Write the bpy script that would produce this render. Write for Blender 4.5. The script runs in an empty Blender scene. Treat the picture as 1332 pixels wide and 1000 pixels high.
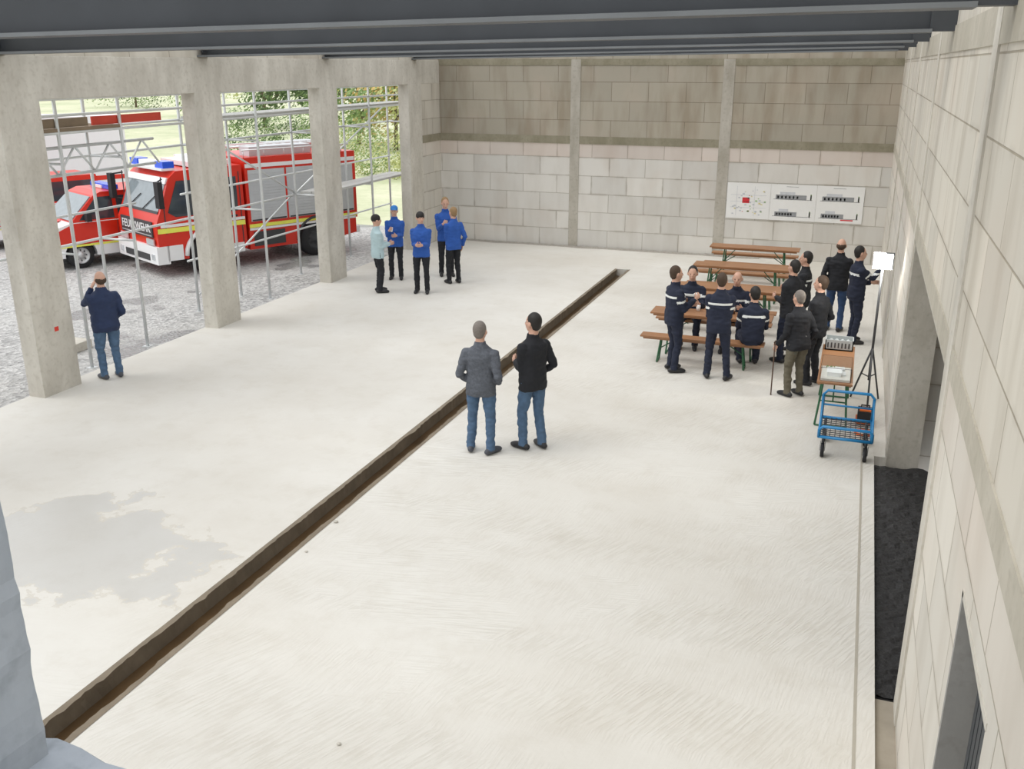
import bpy, bmesh, math, random, time
from mathutils import Vector, Matrix, noise, Quaternion
from mathutils.bvhtree import BVHTree
random.seed(7)
S=bpy.context.scene
COL=S.collection
# ------------------------------------------------------------------ materials
def nt(name):
    m=bpy.data.materials.new(name); m.use_nodes=True
    t=m.node_tree; b=t.nodes['Principled BSDF']; return m,t,b
_mc={}
def M(name,col,rough=.6,metal=0.,var=.12,scale=6.,bump=0.,emit=0.,spec=.5):
    if name in _mc: return _mc[name]
    m,t,b=nt(name); L=t.links
    g=t.nodes.new('ShaderNodeNewGeometry')
    n=t.nodes.new('ShaderNodeTexNoise'); n.inputs['Scale'].default_value=scale; n.inputs['Detail'].default_value=4
    L.new(g.outputs['Position'],n.inputs['Vector'])
    r=t.nodes.new('ShaderNodeMix'); r.data_type='RGBA'
    r.inputs['A'].default_value=(*[c*(1-var) for c in col],1); r.inputs['B'].default_value=(*[min(1,c*(1+var)) for c in col],1)
    L.new(n.outputs['Fac'],r.inputs['Factor']); L.new(r.outputs['Result'],b.inputs['Base Color'])
    b.inputs['Roughness'].default_value=rough; b.inputs['Metallic'].default_value=metal
    b.inputs['Specular IOR Level'].default_value=spec
    if bump:
        bm=t.nodes.new('ShaderNodeBump'); bm.inputs['Strength'].default_value=bump; bm.inputs['Distance'].default_value=.02
        L.new(n.outputs['Fac'],bm.inputs['Height']); L.new(bm.outputs['Normal'],b.inputs['Normal'])
    if emit:
        b.inputs['Emission Color'].default_value=(*col,1); b.inputs['Emission Strength'].default_value=emit
    _mc[name]=m; return m
def node(t,typ,**kw):
    n=t.nodes.new(typ)
    for k,v in kw.items():
        if k in n.inputs.keys(): n.inputs[k].default_value=v
        else: setattr(n,k,v)
    return n
def mixc(t,fac,a,b,mode='MIX'):
    n=t.nodes.new('ShaderNodeMix'); n.data_type='RGBA'; n.blend_type=mode
    for s,v in (('Factor',fac),('A',a),('B',b)):
        if isinstance(v,(int,float)): n.inputs[s].default_value=v
        elif isinstance(v,tuple): n.inputs[s].default_value=(*v,1)
        else: t.links.new(v,n.inputs[s])
    return n.outputs['Result']
def ramp(t,fac,p0,p1,c0=(0,0,0),c1=(1,1,1)):
    n=t.nodes.new('ShaderNodeValToRGB'); t.links.new(fac,n.inputs['Fac'])
    n.color_ramp.elements[0].position=p0; n.color_ramp.elements[1].position=p1
    n.color_ramp.elements[0].color=(*c0,1); n.color_ramp.elements[1].color=(*c1,1)
    return n.outputs['Color']
def mth(t,op,a,b=None,clamp=False):
    n=t.nodes.new('ShaderNodeMath'); n.operation=op; n.use_clamp=clamp
    for i,v in enumerate((a,b)):
        if v is None: continue
        if isinstance(v,(int,float)): n.inputs[i].default_value=v
        else: t.links.new(v,n.inputs[i])
    return n.outputs[0]
def pos(t):
    g=t.nodes.new('ShaderNodeNewGeometry'); s=t.nodes.new('ShaderNodeSeparateXYZ'); t.links.new(g.outputs['Position'],s.inputs[0])
    return g.outputs['Position'],s.outputs[0],s.outputs[1],s.outputs[2]
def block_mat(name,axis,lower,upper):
    m,t,b=nt(name); P,x,y,z=pos(t)
    c=t.nodes.new('ShaderNodeCombineXYZ'); t.links.new(x if axis=='x' else y,c.inputs[0]); t.links.new(z,c.inputs[1])
    br=t.nodes.new('ShaderNodeTexBrick'); t.links.new(c.outputs[0],br.inputs['Vector'])
    br.inputs['Scale'].default_value=1; br.inputs['Brick Width'].default_value=.98; br.inputs['Row Height'].default_value=.487
    br.inputs['Mortar Size'].default_value=.008; br.inputs['Mortar Smooth'].default_value=.4; br.inputs['Bias'].default_value=0
    br.offset=.5
    br.inputs['Color1'].default_value=(.89,.89,.89,1); br.inputs['Color2'].default_value=(1.04,1.035,1.03,1); br.inputs['Mortar'].default_value=(.60,.57,.52,1)
    n1=node(t,'ShaderNodeTexNoise',Scale=.9,Detail=6.); t.links.new(P,n1.inputs['Vector'])
    mp=t.nodes.new('ShaderNodeMapping'); mp.inputs['Scale'].default_value=(1.6,1.6,.35); t.links.new(P,mp.inputs['Vector'])
    n2=node(t,'ShaderNodeTexNoise',Scale=1.5,Detail=5.); t.links.new(mp.outputs[0],n2.inputs['Vector'])
    n3=node(t,'ShaderNodeTexNoise',Scale=2.3,Detail=3.); t.links.new(P,n3.inputs['Vector'])
    br2=t.nodes.new('ShaderNodeTexBrick'); t.links.new(c.outputs[0],br2.inputs['Vector']); br2.offset=.5
    br2.inputs['Scale'].default_value=1; br2.inputs['Brick Width'].default_value=.98; br2.inputs['Row Height'].default_value=.487
    br2.inputs['Mortar Size'].default_value=.055; br2.inputs['Mortar Smooth'].default_value=1.
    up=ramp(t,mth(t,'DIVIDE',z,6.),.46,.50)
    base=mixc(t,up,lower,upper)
    blotch=ramp(t,n2.outputs['Fac'],.46,.68)
    st=mth(t,'MULTIPLY',blotch,mth(t,'ADD',mth(t,'MULTIPLY',up,.52 if axis=='x' else .2),.16))  # brown patches weighted more heavily in the upper half
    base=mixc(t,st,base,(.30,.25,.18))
    sp=ramp(t,n1.outputs['Fac'],.5,.75)
    base=mixc(t,mth(t,'MULTIPLY',sp,.28),base,(.58,.47,.38))
    sm=mth(t,'MULTIPLY',br2.outputs['Fac'],ramp(t,n3.outputs['Fac'],.48,.62))
    base=mixc(t,mth(t,'MULTIPLY',sm,.45),base,(.42,.38,.32))
    pk=mth(t,'MULTIPLY',mth(t,'GREATER_THAN',z,2.44),mth(t,'LESS_THAN',z,2.80))
    base=mixc(t,mth(t,'MULTIPLY',pk,.35 if axis=='x' else .10),base,(.62,.46,.38))
    colr=mixc(t,1.,base,br.outputs['Color'],'MULTIPLY')
    t.links.new(colr,b.inputs['Base Color']); b.inputs['Roughness'].default_value=.93
    bp=t.nodes.new('ShaderNodeBump'); bp.inputs['Strength'].default_value=.5; bp.inputs['Distance'].default_value=.012; bp.invert=True
    t.links.new(br.outputs['Fac'],bp.inputs['Height']); t.links.new(bp.outputs['Normal'],b.inputs['Normal'])
    return m
BX=block_mat('aerated_block_x','x',(.72,.70,.655),(.43,.395,.325))  # upper half of this wall darker than the lower
BY=block_mat('aerated_block_y','y',(.66,.63,.565),(.62,.585,.51))
def concrete_mat(name,c0,c1,blotch):
    m,t,b=nt(name); P,x,y,z=pos(t)
    mp=t.nodes.new('ShaderNodeMapping'); mp.inputs['Scale'].default_value=(1.5,1.5,.6); t.links.new(P,mp.inputs['Vector'])
    n=node(t,'ShaderNodeTexNoise',Scale=1.6,Detail=8.,Roughness=.65); t.links.new(mp.outputs[0],n.inputs['Vector'])
    n2=node(t,'ShaderNodeTexNoise',Scale=14.,Detail=6.); t.links.new(P,n2.inputs['Vector'])
    c=mixc(t,ramp(t,n.outputs['Fac'],.35,.65),c0,c1)
    c=mixc(t,mth(t,'MULTIPLY',ramp(t,n2.outputs['Fac'],.52,.75),.5),c,blotch)
    t.links.new(c,b.inputs['Base Color']); b.inputs['Roughness'].default_value=.85
    bp=t.nodes.new('ShaderNodeBump'); bp.inputs['Strength'].default_value=.3; bp.inputs['Distance'].default_value=.01
    t.links.new(n2.outputs['Fac'],bp.inputs['Height']); t.links.new(bp.outputs['Normal'],b.inputs['Normal'])
    return m
CON=concrete_mat('cast_concrete',(.49,.46,.40),(.65,.62,.55),(.40,.365,.30))
CON_P=concrete_mat('post_concrete',(.40,.37,.31),(.54,.51,.45),(.30,.275,.22))
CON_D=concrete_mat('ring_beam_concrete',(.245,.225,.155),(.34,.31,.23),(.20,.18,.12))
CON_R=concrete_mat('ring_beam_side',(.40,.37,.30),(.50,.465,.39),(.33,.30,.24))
CON_B=concrete_mat('blue_grey_concrete',(.36,.40,.45),(.48,.52,.57),(.24,.27,.30))  # blue-grey tone for the upper slab edge and jamb
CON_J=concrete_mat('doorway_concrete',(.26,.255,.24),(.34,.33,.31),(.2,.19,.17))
def floor_mat():
    m,t,b=nt('floor_concrete'); P,x,y,z=pos(t); L=t.links
    n=node(t,'ShaderNodeTexNoise',Scale=.35,Detail=7.,Roughness=.6); L.new(P,n.inputs['Vector'])
    n2=node(t,'ShaderNodeTexNoise',Scale=2.2,Detail=8.,Roughness=.7); L.new(P,n2.inputs['Vector'])
    n3=node(t,'ShaderNodeTexNoise',Scale=30.,Detail=4.); L.new(P,n3.inputs['Vector'])
    c=mixc(t,ramp(t,n.outputs['Fac'],.36,.64),(.64,.61,.55),(.725,.705,.655))
    c=mixc(t,mth(t,'MULTIPLY',ramp(t,n2.outputs['Fac'],.5,.75),.32),c,(.52,.475,.395))
    outs=[]
    for ang,sc in ((82.,(.45,.035,1)),(64.,(.5,.04,1)),(12.,(.6,.04,1))):
        mp=t.nodes.new('ShaderNodeMapping'); mp.vector_type='TEXTURE'; mp.inputs['Rotation'].default_value=(0,0,math.radians(ang)); mp.inputs['Scale'].default_value=sc
        L.new(P,mp.inputs['Vector'])
        g=node(t,'ShaderNodeTexNoise',Scale=1.5,Detail=2.,Distortion=.12); L.new(mp.outputs[0],g.inputs['Vector']); outs.append(g.outputs['Fac'])
    mpb=t.nodes.new('ShaderNodeMapping'); mpb.inputs['Rotation'].default_value=(0,0,math.radians(8)); mpb.inputs['Scale'].default_value=(.35,1.3,1); L.new(P,mpb.inputs['Vector'])
    nb=node(t,'ShaderNodeTexNoise',Scale=1.,Detail=3.,Roughness=.5); L.new(mpb.outputs[0],nb.inputs['Vector'])
    gr=mixc(t,ramp(t,nb.outputs['Fac'],.46,.54),outs[0],outs[1])
    gr=mixc(t,ramp(t,n.outputs['Fac'],.54,.58),gr,outs[2])
    side=ramp(t,mth(t,'DIVIDE',mth(t,'ADD',x,12.),12.),.50,.60,(.15,)*3,(1,)*3)
    grr=ramp(t,gr,.44,.60)
    patch=ramp(t,nb.outputs['Fac'],.38,.62,(.12,)*3,(1,)*3)
    gs=mth(t,'MULTIPLY',mth(t,'MULTIPLY',grr,patch),side)
    c=mixc(t,mth(t,'MULTIPLY',gs,.20),c,(.42,.375,.30))
    dx=mth(t,'DIVIDE',mth(t,'ADD',x,7.4),1.5); dy=mth(t,'DIVIDE',mth(t,'ADD',y,-6.85),1.05)
    d=mth(t,'SQRT',mth(t,'ADD',mth(t,'MULTIPLY',dx,dx),mth(t,'MULTIPLY',dy,dy)))
    n4=node(t,'ShaderNodeTexNoise',Scale=1.3,Detail=7.,Roughness=.6); L.new(P,n4.inputs['Vector'])
    d=mth(t,'ADD',d,mth(t,'MULTIPLY',mth(t,'SUBTRACT',n4.outputs['Fac'],.5),3.4))
    pud=ramp(t,d,.90,.96,(1,)*3,(0,)*3)
    rim=mth(t,'SUBTRACT',ramp(t,d,.98,1.12,(1,)*3,(0,)*3),pud)
    c=mixc(t,mth(t,'MULTIPLY',pud,.42),c,(.43,.43,.42))
    c=mixc(t,mth(t,'MULTIPLY',rim,.35),c,(.50,.45,.36))
    L.new(c,b.inputs['Base Color'])
    r=mth(t,'SUBTRACT',.8,mth(t,'MULTIPLY',pud,.5)); L.new(r,b.inputs['Roughness'])
    h=mth(t,'ADD',mth(t,'MULTIPLY',gs,-.5),mth(t,'MULTIPLY',n3.outputs['Fac'],.14))
    bp=t.nodes.new('ShaderNodeBump'); bp.inputs['Strength'].default_value=.32; bp.inputs['Distance'].default_value=.02
    L.new(h,bp.inputs['Height']); L.new(bp.outputs['Normal'],b.inputs['Normal'])
    return m
FLOOR=floor_mat()
def ground_mat():
    m,t,b=nt('gravel'); P,x,y,z=pos(t); L=t.links
    v=node(t,'ShaderNodeTexVoronoi',Scale=17.); L.new(P,v.inputs['Vector'])
    n=node(t,'ShaderNodeTexNoise',Scale=.45,Detail=6.); L.new(P,n.inputs['Vector'])
    c=mixc(t,ramp(t,v.outputs['Color'],.1,.9),(.28,.275,.27),(.64,.63,.615))
    c=mixc(t,mth(t,'MULTIPLY',ramp(t,n.outputs['Fac'],.45,.6),.55),c,(.52,.51,.49))
    pd=ramp(t,n.outputs['Fac'],.60,.63)
    c=mixc(t,mth(t,'MULTIPLY',pd,.7),c,(.30,.30,.30))
    L.new(c,b.inputs['Base Color']); L.new(mth(t,'SUBTRACT',.9,mth(t,'MULTIPLY',pd,.7)),b.inputs['Roughness'])
    bp=t.nodes.new('ShaderNodeBump'); bp.inputs['Strength'].default_value=.8; bp.inputs['Distance'].default_value=.03
    L.new(v.outputs['Distance'],bp.inputs['Height']); L.new(bp.outputs['Normal'],b.inputs['Normal']); return m
GRAVEL=ground_mat()
def grass_mat():
    m,t,b=nt('grass'); P,x,y,z=pos(t); L=t.links
    n=node(t,'ShaderNodeTexNoise',Scale=.15,Detail=8.,Roughness=.7); L.new(P,n.inputs['Vector'])
    n2=node(t,'ShaderNodeTexNoise',Scale=3.,Detail=8.,Roughness=.8); L.new(P,n2.inputs['Vector'])
    c=mixc(t,ramp(t,n.outputs['Fac'],.4,.62),(.50,.54,.34),(.72,.71,.52))
    c=mixc(t,mth(t,'MULTIPLY',ramp(t,n2.outputs['Fac'],.4,.7),.45),c,(.36,.40,.21))
    L.new(c,b.inputs['Base Color']); b.inputs['Roughness'].default_value=.95; return m
GRASS=grass_mat()
# ------------------------------------------------------------------ mesh builder
class MB:
    def __init__(s): s.v=[];s.f=[];s.m=[];s.mats=[];s.sm=[]
    def mi(s,mat):
        if mat not in s.mats: s.mats.append(mat)
        return s.mats.index(mat)
    def add(s,vs,fs,mat,smooth=False,T=None):
        o=len(s.v); k=s.mi(mat)
        for v in vs:
            v=Vector(v); s.v.append(T@v if T is not None else v)
        for f in fs: s.f.append([o+i for i in f]); s.m.append(k); s.sm.append(smooth)
    def box(s,a,b,mat,T=None):
        x0,y0,z0=a;x1,y1,z1=b
        vs=[(x0,y0,z0),(x1,y0,z0),(x1,y1,z0),(x0,y1,z0),(x0,y0,z1),(x1,y0,z1),(x1,y1,z1),(x0,y1,z1)]
        s.add(vs,[(0,3,2,1),(4,5,6,7),(0,1,5,4),(1,2,6,5),(2,3,7,6),(3,0,4,7)],mat,False,T)
    def tube(s,pts,rad,mat,seg=8,T=None,smooth=True,round_=False):
        pts=[Vector(p) for p in pts]
        if not isinstance(rad,(list,tuple)): rad=[rad]*len(pts)
        rad=list(rad)
        if round_:
            d0=(pts[0]-pts[1]).normalized(); d1=(pts[-1]-pts[-2]).normalized()
            r0,r1=rad[0],rad[-1]
            pts=[pts[0]+d0*r0*.95,pts[0]+d0*r0*.7]+pts+[pts[-1]+d1*r1*.7,pts[-1]+d1*r1*.95]
            rad=[r0*.25,r0*.72]+rad+[r1*.72,r1*.25]
        vs=[];n=len(pts); u=None
        for i in range(n):
            d=(pts[min(i+1,n-1)]-pts[max(i-1,0)]).normalized()
            if u is None:
                u=d.orthogonal().normalized()
            else:
                u=(u-d*u.dot(d)); u=u.normalized() if u.length>1e-6 else d.orthogonal().normalized()
            w=d.cross(u)
            for k in range(seg):
                a=2*math.pi*k/seg; vs.append(pts[i]+(u*math.cos(a)+w*math.sin(a))*rad[i])
        fs=[]
        for i in range(n-1):
            for k in range(seg):
                k2=(k+1)%seg; fs.append((i*seg+k,i*seg+k2,(i+1)*seg+k2,(i+1)*seg+k))
        fs.append(tuple(reversed(range(seg)))); fs.append(tuple((n-1)*seg+k for k in range(seg)))
        s.add(vs,fs,mat,smooth,T)
    def rings(s,rl,mat,seg=20,T=None):
        vs=[]
        for c,ux,uy in rl:
            for k in range(seg):
                a=2*math.pi*k/seg; ca,sa=math.cos(a),math.sin(a)
                ca=math.copysign(abs(ca)**.85,ca); sa=math.copysign(abs(sa)**.85,sa)
                vs.append(c+ux*ca+uy*sa)
        fs=[];n=len(rl)
        for i in range(n-1):
            for k in range(seg):
                k2=(k+1)%seg; fs.append((i*seg+k,i*seg+k2,(i+1)*seg+k2,(i+1)*seg+k))
        fs.append(tuple(reversed(range(seg)))); fs.append(tuple((n-1)*seg+k for k in range(seg)))
        s.add(vs,fs,mat,True,T)
    def ell(s,c,r,mat,T=None,seg=14,rings=9,R=None):
        vs=[];c=Vector(c)
        for i in range(1,rings):
            th=math.pi*i/rings
            for k in range(seg):
                a=2*math.pi*k/seg; v=Vector((math.sin(th)*math.cos(a)*r[0],math.sin(th)*math.sin(a)*r[1],math.cos(th)*r[2]))
                if R is not None: v=R@v
                vs.append(c+v)
        top=Vector((0,0,r[2]));bot=Vector((0,0,-r[2]))
        if R is not None: top=R@top;bot=R@bot
        vs+=[c+top,c+bot]; t=len(vs)-2; fs=[]
        for i in range(rings-2):
            for k in range(seg):
                k2=(k+1)%seg; fs.append((i*seg+k,(i+1)*seg+k,(i+1)*seg+k2,i*seg+k2))
        for k in range(seg):
            k2=(k+1)%seg; fs.append((t,k,k2)); fs.append((t+1,(rings-2)*seg+k2,(rings-2)*seg+k))
        s.add(vs,fs,mat,True,T)
    def prism(s,prof,y0,y1,mat,T=None):
        n=len(prof)
        vs=[(p[0],y0,p[1]) for p in prof]+[(p[0],y1,p[1]) for p in prof]
        fs=[tuple(range(n)),tuple(reversed(range(n,2*n)))]+[((i+1)%n,i,n+i,n+(i+1)%n) for i in range(n)]
        s.add(vs,fs,mat,False,T)
    def mesh(s,name,recalc=True):
        me=bpy.data.meshes.new(name); me.from_pydata([tuple(v) for v in s.v],[],s.f)
        for m in s.mats:
            if isinstance(m,bpy.types.Material): me.materials.append(m)
        for i,p in enumerate(me.polygons): p.material_index=s.m[i]; p.use_smooth=s.sm[i]
        if recalc:
            bm=bmesh.new(); bm.from_mesh(me); bmesh.ops.recalc_face_normals(bm,faces=bm.faces); bm.to_mesh(me); bm.free()
        return me
    def obj(s,name,bevel=0,loc=None,rot=None):
        o=bpy.data.objects.new(name,s.mesh(name)); COL.objects.link(o)
        if loc: o.location=loc
        if rot: o.rotation_euler=rot
        if bevel:
            b=o.modifiers.new('bevel','BEVEL'); b.width=bevel; b.segments=2; b.limit_method='ANGLE'
        return o
def boxobj(name,a,b,mat,bevel=0):
    m=MB(); m.box(a,b,mat); return m.obj(name,bevel)
# ------------------------------------------------------------------ camera / light
cam=bpy.data.objects.new('camera',bpy.data.cameras.new('camera')); COL.objects.link(cam); S.camera=cam
cam.location=(0,0,4.8); cam.rotation_euler=(math.pi/2-.3232,0,.3445)
cam.data.sensor_width=36; cam.data.lens=1239.22*36/1332; cam.data.clip_start=.05; cam.data.clip_end=800
w=bpy.data.worlds.new('overcast_sky'); S.world=w; w.use_nodes=True
bg=w.node_tree.nodes['Background']; bg.inputs['Color'].default_value=(.95,.97,1,1); bg.inputs['Strength'].default_value=1.27
sl=bpy.data.lights.new('soft_sun','SUN'); sl.energy=1.4; sl.angle=math.radians(35); sl.color=(1,.98,.94)
so=bpy.data.objects.new('soft_sun',sl); COL.objects.link(so); so.rotation_euler=Vector((.55,.35,-1)).to_track_quat('-Z','Y').to_euler()
S.view_settings.view_transform='Standard'; S.view_settings.look='None'
# ------------------------------------------------------------------ room
XR,YB,XL=.714,25.5,-11.3
f=MB()
CX0,CX1,CY0,CY1=-5.46,-5.13,1.0,22.9
f.box((-11.6,-2,-.3),(CX0,YB,0),FLOOR)
f.box((CX1,-2,-.3),(.56,YB,0),FLOOR)
f.box((CX0,CY1,-.3),(CX1,YB,0),FLOOR)
f.obj('floor')
c=MB()
WET=M('channel_wet_mud',(.11,.066,.03),.35,var=.5,scale=3,bump=.4)
RIM=M('channel_side',(.22,.18,.13),.9,var=.3,scale=5)
c.box((CX0,-2,-.30),(CX1,CY1,-.17),WET)
for sx,x0 in ((1,CX0),(-1,CX1)):
    N=360; vs=[];fs=[]
    for i in range(N+1):
        y=CY0+(CY1-CY0)*i/N; k=.012+.035*abs(noise.noise(Vector((x0*3,y*2.1,0))))+.035*abs(noise.noise(Vector((x0,y*9,2))))
        vs+=[(x0-sx*.03,y,.004),(x0+sx*k,y,.004),(x0+sx*k*.7,y,-.06),(x0+sx*.012,y,-.18)]
    for i in range(N):
        for j in range(3): a=i*4+j; fs.append((a,a+1,a+5,a+4))
    c.add(vs,fs,RIM)
c.obj('drain_channel')
s_=MB(); BIT=M('bitumen',(.020,.019,.019),.7,var=.6,scale=25,bump=1.)
s_.box((.56,-2,-.3),(XR,7.1,-.05),M('screed_edge',(.33,.29,.23),.9,var=.25))
s_.box((.56,12.35,-.3),(XR,YB,-.01),FLOOR)
s_.box((.57,7.14,-.3),(3.6,12.2,-.08),BIT)
# uneven dark fill in the wide doorway
N1,N2=14,110; vs=[];fs=[]
for i in range(N1+1):
    for j in range(N2+1):
        x=.575+.9*i/N1; y=7.16+5.02*j/N2; vs.append((x,y,-.065+.03*noise.noise(Vector((x*4,y*4,0)))+.025*noise.noise(Vector((x*16,y*16,3)))))
for i in range(N1):
    for j in range(N2): a=i*(N2+1)+j; fs.append((a,a+N2+1,a+N2+2,a+1))
s_.add(vs,fs,BIT)
s_.box((XR,3.66,-.3),(3.6,4.68,-.06),FLOOR)
s_.box((.40,-1,0),(.425,13,.003),M('groove_stain',(.42,.385,.32),.9))
s_.obj('floor_edge_strip')
# sweepings along the foot of the back wall
m=MB(); GR2=M('wall_foot_rubble',(.36,.33,.29),.95,var=.4,scale=20); N=300; vs=[];fs=[]
for i in range(N+1):
    x=-11.25+9.0*i/N; wdt=.14+.10*noise.noise(Vector((x*1.2,0,0))); hh=.03+.02*noise.noise(Vector((x*7,0,5)))
    vs+=[(x,YB-.02,max(.012,hh)),(x,YB-.02-wdt*.5,max(.010,hh*.8)),(x,YB-.02-wdt,.002)]
for i in range(N):
    for j in range(2): a=i*3+j; fs.append((a,a+1,a+4,a+3))
m.add(vs,fs,GR2); m.obj('rubble_sweepings')
WT=.37
def wallbox(name,parts):
    m=MB()
    for a,b,mat in parts: m.box(a,b,mat)
    return m.obj(name)
H1=5.9
wallbox('wall_right',[((XR,-3,-.3),(XR+WT,3.65,H1),BY),((XR,4.72,-.3),(XR+WT,7.1,H1),BY),((XR,12.3,-.3),(XR+WT,YB,H1),BY),
  ((XR,3.65,2.3),(XR+WT,4.72,H1),BY),((XR,7.1,2.82),(XR+WT,12.3,H1),BY)])
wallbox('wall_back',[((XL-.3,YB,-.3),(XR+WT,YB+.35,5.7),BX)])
wallbox('wall_left',[((XL-.28,24.3,-.3),(XL-.006,YB,4.33),BY),((XL-.28,-3,4.93),(XL-.01,YB,5.7),BY)])
r=MB(); e=.012
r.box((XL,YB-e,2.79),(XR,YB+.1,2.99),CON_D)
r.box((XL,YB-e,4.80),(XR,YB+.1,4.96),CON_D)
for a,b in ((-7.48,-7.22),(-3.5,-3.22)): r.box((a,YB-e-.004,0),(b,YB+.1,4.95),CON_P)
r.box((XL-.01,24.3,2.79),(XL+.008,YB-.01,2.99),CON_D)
r.obj('trim_1')
r=MB()
r.box((XR-e,-3,2.83),(XR+.1,YB,3.02),CON_R)
r.box((XR-e,-3,4.92),(XR+.1,YB,5.16),CON_R)
for a,b in ((6.72,7.0),(12.35,12.6),(17.0,17.25),(21.3,21.55),(2.4,2.7)): r.box((XR-e-.004,a,0),(XR+.1,b,H1),CON)
r.box((XR-.004,12.22,-.2),(XR+WT+.004,12.32,2.83),CON_P); r.box((XR-.004,7.08,-.2),(XR+WT+.004,7.13,2.83),CON)
r.box((XR-.004,7.1,2.78),(XR+WT+.004,12.3,2.86),CON_P)
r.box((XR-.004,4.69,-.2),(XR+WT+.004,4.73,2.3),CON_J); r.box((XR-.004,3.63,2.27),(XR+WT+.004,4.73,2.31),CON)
r.obj('trim_2')
wallbox('wall_side_room',[((XR+WT,12.55,-.3),(3.7,12.9,3.1),BX),((3.6,3.2,-.3),(3.9,12.9,3.1),BY),((XR+WT,3.0,-.3),(3.7,3.3,3.1),BX),((XR+WT,5.6,-.3),(3.7,5.85,3.1),BX)])  # outer and near-end walls added to keep the side room dim
boxobj('ceiling_side_room_dimmer',(XR+WT,3.0,3.0),(3.9,12.9,3.2),CON)  # unseen ceiling added to block light and darken the side room
SLT=M('dark_slats',(.05,.055,.06),.6)
m=MB()
for i in range(10): m.box((XR+.12,3.72+i*.09,-.06),(XR+.15,3.79+i*.09,2.2),SLT)
m.box((XR+.15,3.7,.3),(XR+.18,4.62,.4),SLT); m.box((XR+.15,3.7,1.8),(XR+.18,4.62,1.9),SLT)
m.obj('door_1')
lb=MB(); lb.box((XL-.30,-3,4.33),(XL,YB,4.93),CON)
lb.obj('trim_3',bevel=.01)
for i,(a,b) in enumerate(((1.85,2.6),(6.15,6.9),(10.47,11.22),(14.76,15.52),(19.05,19.8),(23.5,24.3))):
    m=MB(); m.box((XL-.30,a,-.1),(XL+.002,b,4.34),CON)
    if i==2: m.box((XL+.0025,10.85,.95),(XL+.005,10.93,1.02),M('red_mark',(.7,.05,.03)))
    m.obj('concrete_column',bevel=.012)
ST=M('dark_steel',(.055,.06,.066),.5,metal=.2,var=.25,scale=2); ST3=M('steel_flange_edge',(.16,.17,.175),.5,var=.25,scale=2)
for y in (1.7,6.2,10.6,15.1,19.4,23.9):
    m=MB(); z0=4.94; sl_=.0135
    prof=[(-.15,0),(.15,0),(.15,.03),(.02,.04),(.02,.58),(.15,.6),(.15,.63),(-.15,.63),(-.15,.6),(-.02,.58),(-.02,.04),(-.15,.03)]
    xa,xb=XL-.9,.50
    n=len(prof); vs=[(xa,y+p,z0+sl_*(xa-XL)+q) for p,q in prof]+[(xb,y+p,z0+sl_*(xb-XL)+q) for p,q in prof]
    fs=[tuple(range(n)),tuple(reversed(range(n,2*n)))]+[(i,(i+1)%n,n+(i+1)%n,n+i) for i in range(n-1)]
    m.add(vs,fs,ST); m.add(vs,[(n-1,0,n,2*n-1)],ST3)
    m.box((xb-.02,y-.08,z0+.17),(XR,y+.08,z0+.40),ST)
    for sx in (XL+.1,): m.box((sx,y-.14,z0+.08+sl_*(sx-XL)),(sx+.02,y+.14,z0+.58),ST)
    m.obj('steel_roof_beam')
g=MB(); N=60; vs=[];fs=[]
for i in range(N+1):
    x=-4.2+(XR+4.2)*i/N; e_=.05*noise.noise(Vector((x*5,0,0)))+.03*noise.noise(Vector((x*17,1,0)))
    vs+=[(x,-1.5,3.2),(x,1.46+e_,3.2),(x,1.48+e_*.6,3.17),(x,1.45,2.95),(x,-1.5,2.95)]
for i in range(N):
    for j in range(5):
        a=i*5+j; b=i*5+(j+1)%5; fs.append((a,b,b+5,a+5))
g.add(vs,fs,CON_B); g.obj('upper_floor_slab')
g=MB(); vs=[];fs=[];N=80
for i in range(N+1):
    z=3.2+3*i/N; e_=.014*noise.noise(Vector((0,z*6,0)))+.009*noise.noise(Vector((3,z*25,0)))
    vs+=[(-1.72+e_,1.43,z),(-1.74+e_,1.15,z),(-2.6,1.15,z),(-2.6,1.43,z)]
for i in range(N):
    for j in range(4): a=i*4+j;b=i*4+(j+1)%4; fs.append((a,b,b+4,a+4))
fs+= [(0,1,2,3),(N*4,N*4+1,N*4+2,N*4+3)]
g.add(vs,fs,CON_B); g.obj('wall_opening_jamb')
# ------------------------------------------------------------------ exterior
def hz(x,y): return -.1+.012*max(0,math.hypot(x+20,y-25)-15)
gm_=MB(); gm_.add([(-45,-6,-.1),(-11.6,-6,-.1),(-11.6,27.5,-.1),(-45,27.5,-.1)],[(0,1,2,3)],GRAVEL)
xs=[-330+i*19 for i in range(15)]+[-45,-34,-23,-11.6,0,12]; ys_=[-60+i*17.5 for i in range(5)]+[27.5]+[27.5+18*i for i in range(1,18)]
xs=sorted(set(xs)); vs=[];fs=[]
for x in xs:
    for y in ys_:
        z=hz(x,y)+.0; vs.append((x,y,z if (y>27.6 and x<-11) or x<-46 else -.1))
ny=len(ys_)
for i in range(len(xs)-1):
    for j in range(ny-1):
        if xs[i]>=-45.1 and ys_[j+1]<=27.6: continue
        a=i*ny+j; fs.append((a,a+ny,a+ny+1,a+1))
gm_.add(vs,fs,GRASS,True); gm_.obj('ground_outside')
LEAF=[M('leaf_green',(.21,.31,.11),.8,var=.4,scale=2),M('leaf_yellow_green',(.48,.51,.22),.8,var=.35,scale=2),M('leaf_dark',(.11,.17,.07),.8,var=.4,scale=2),M('leaf_autumn',(.58,.42,.16),.8,var=.35,scale=2)]
BARK=M('bark',(.16,.12,.08),.9)
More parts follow.
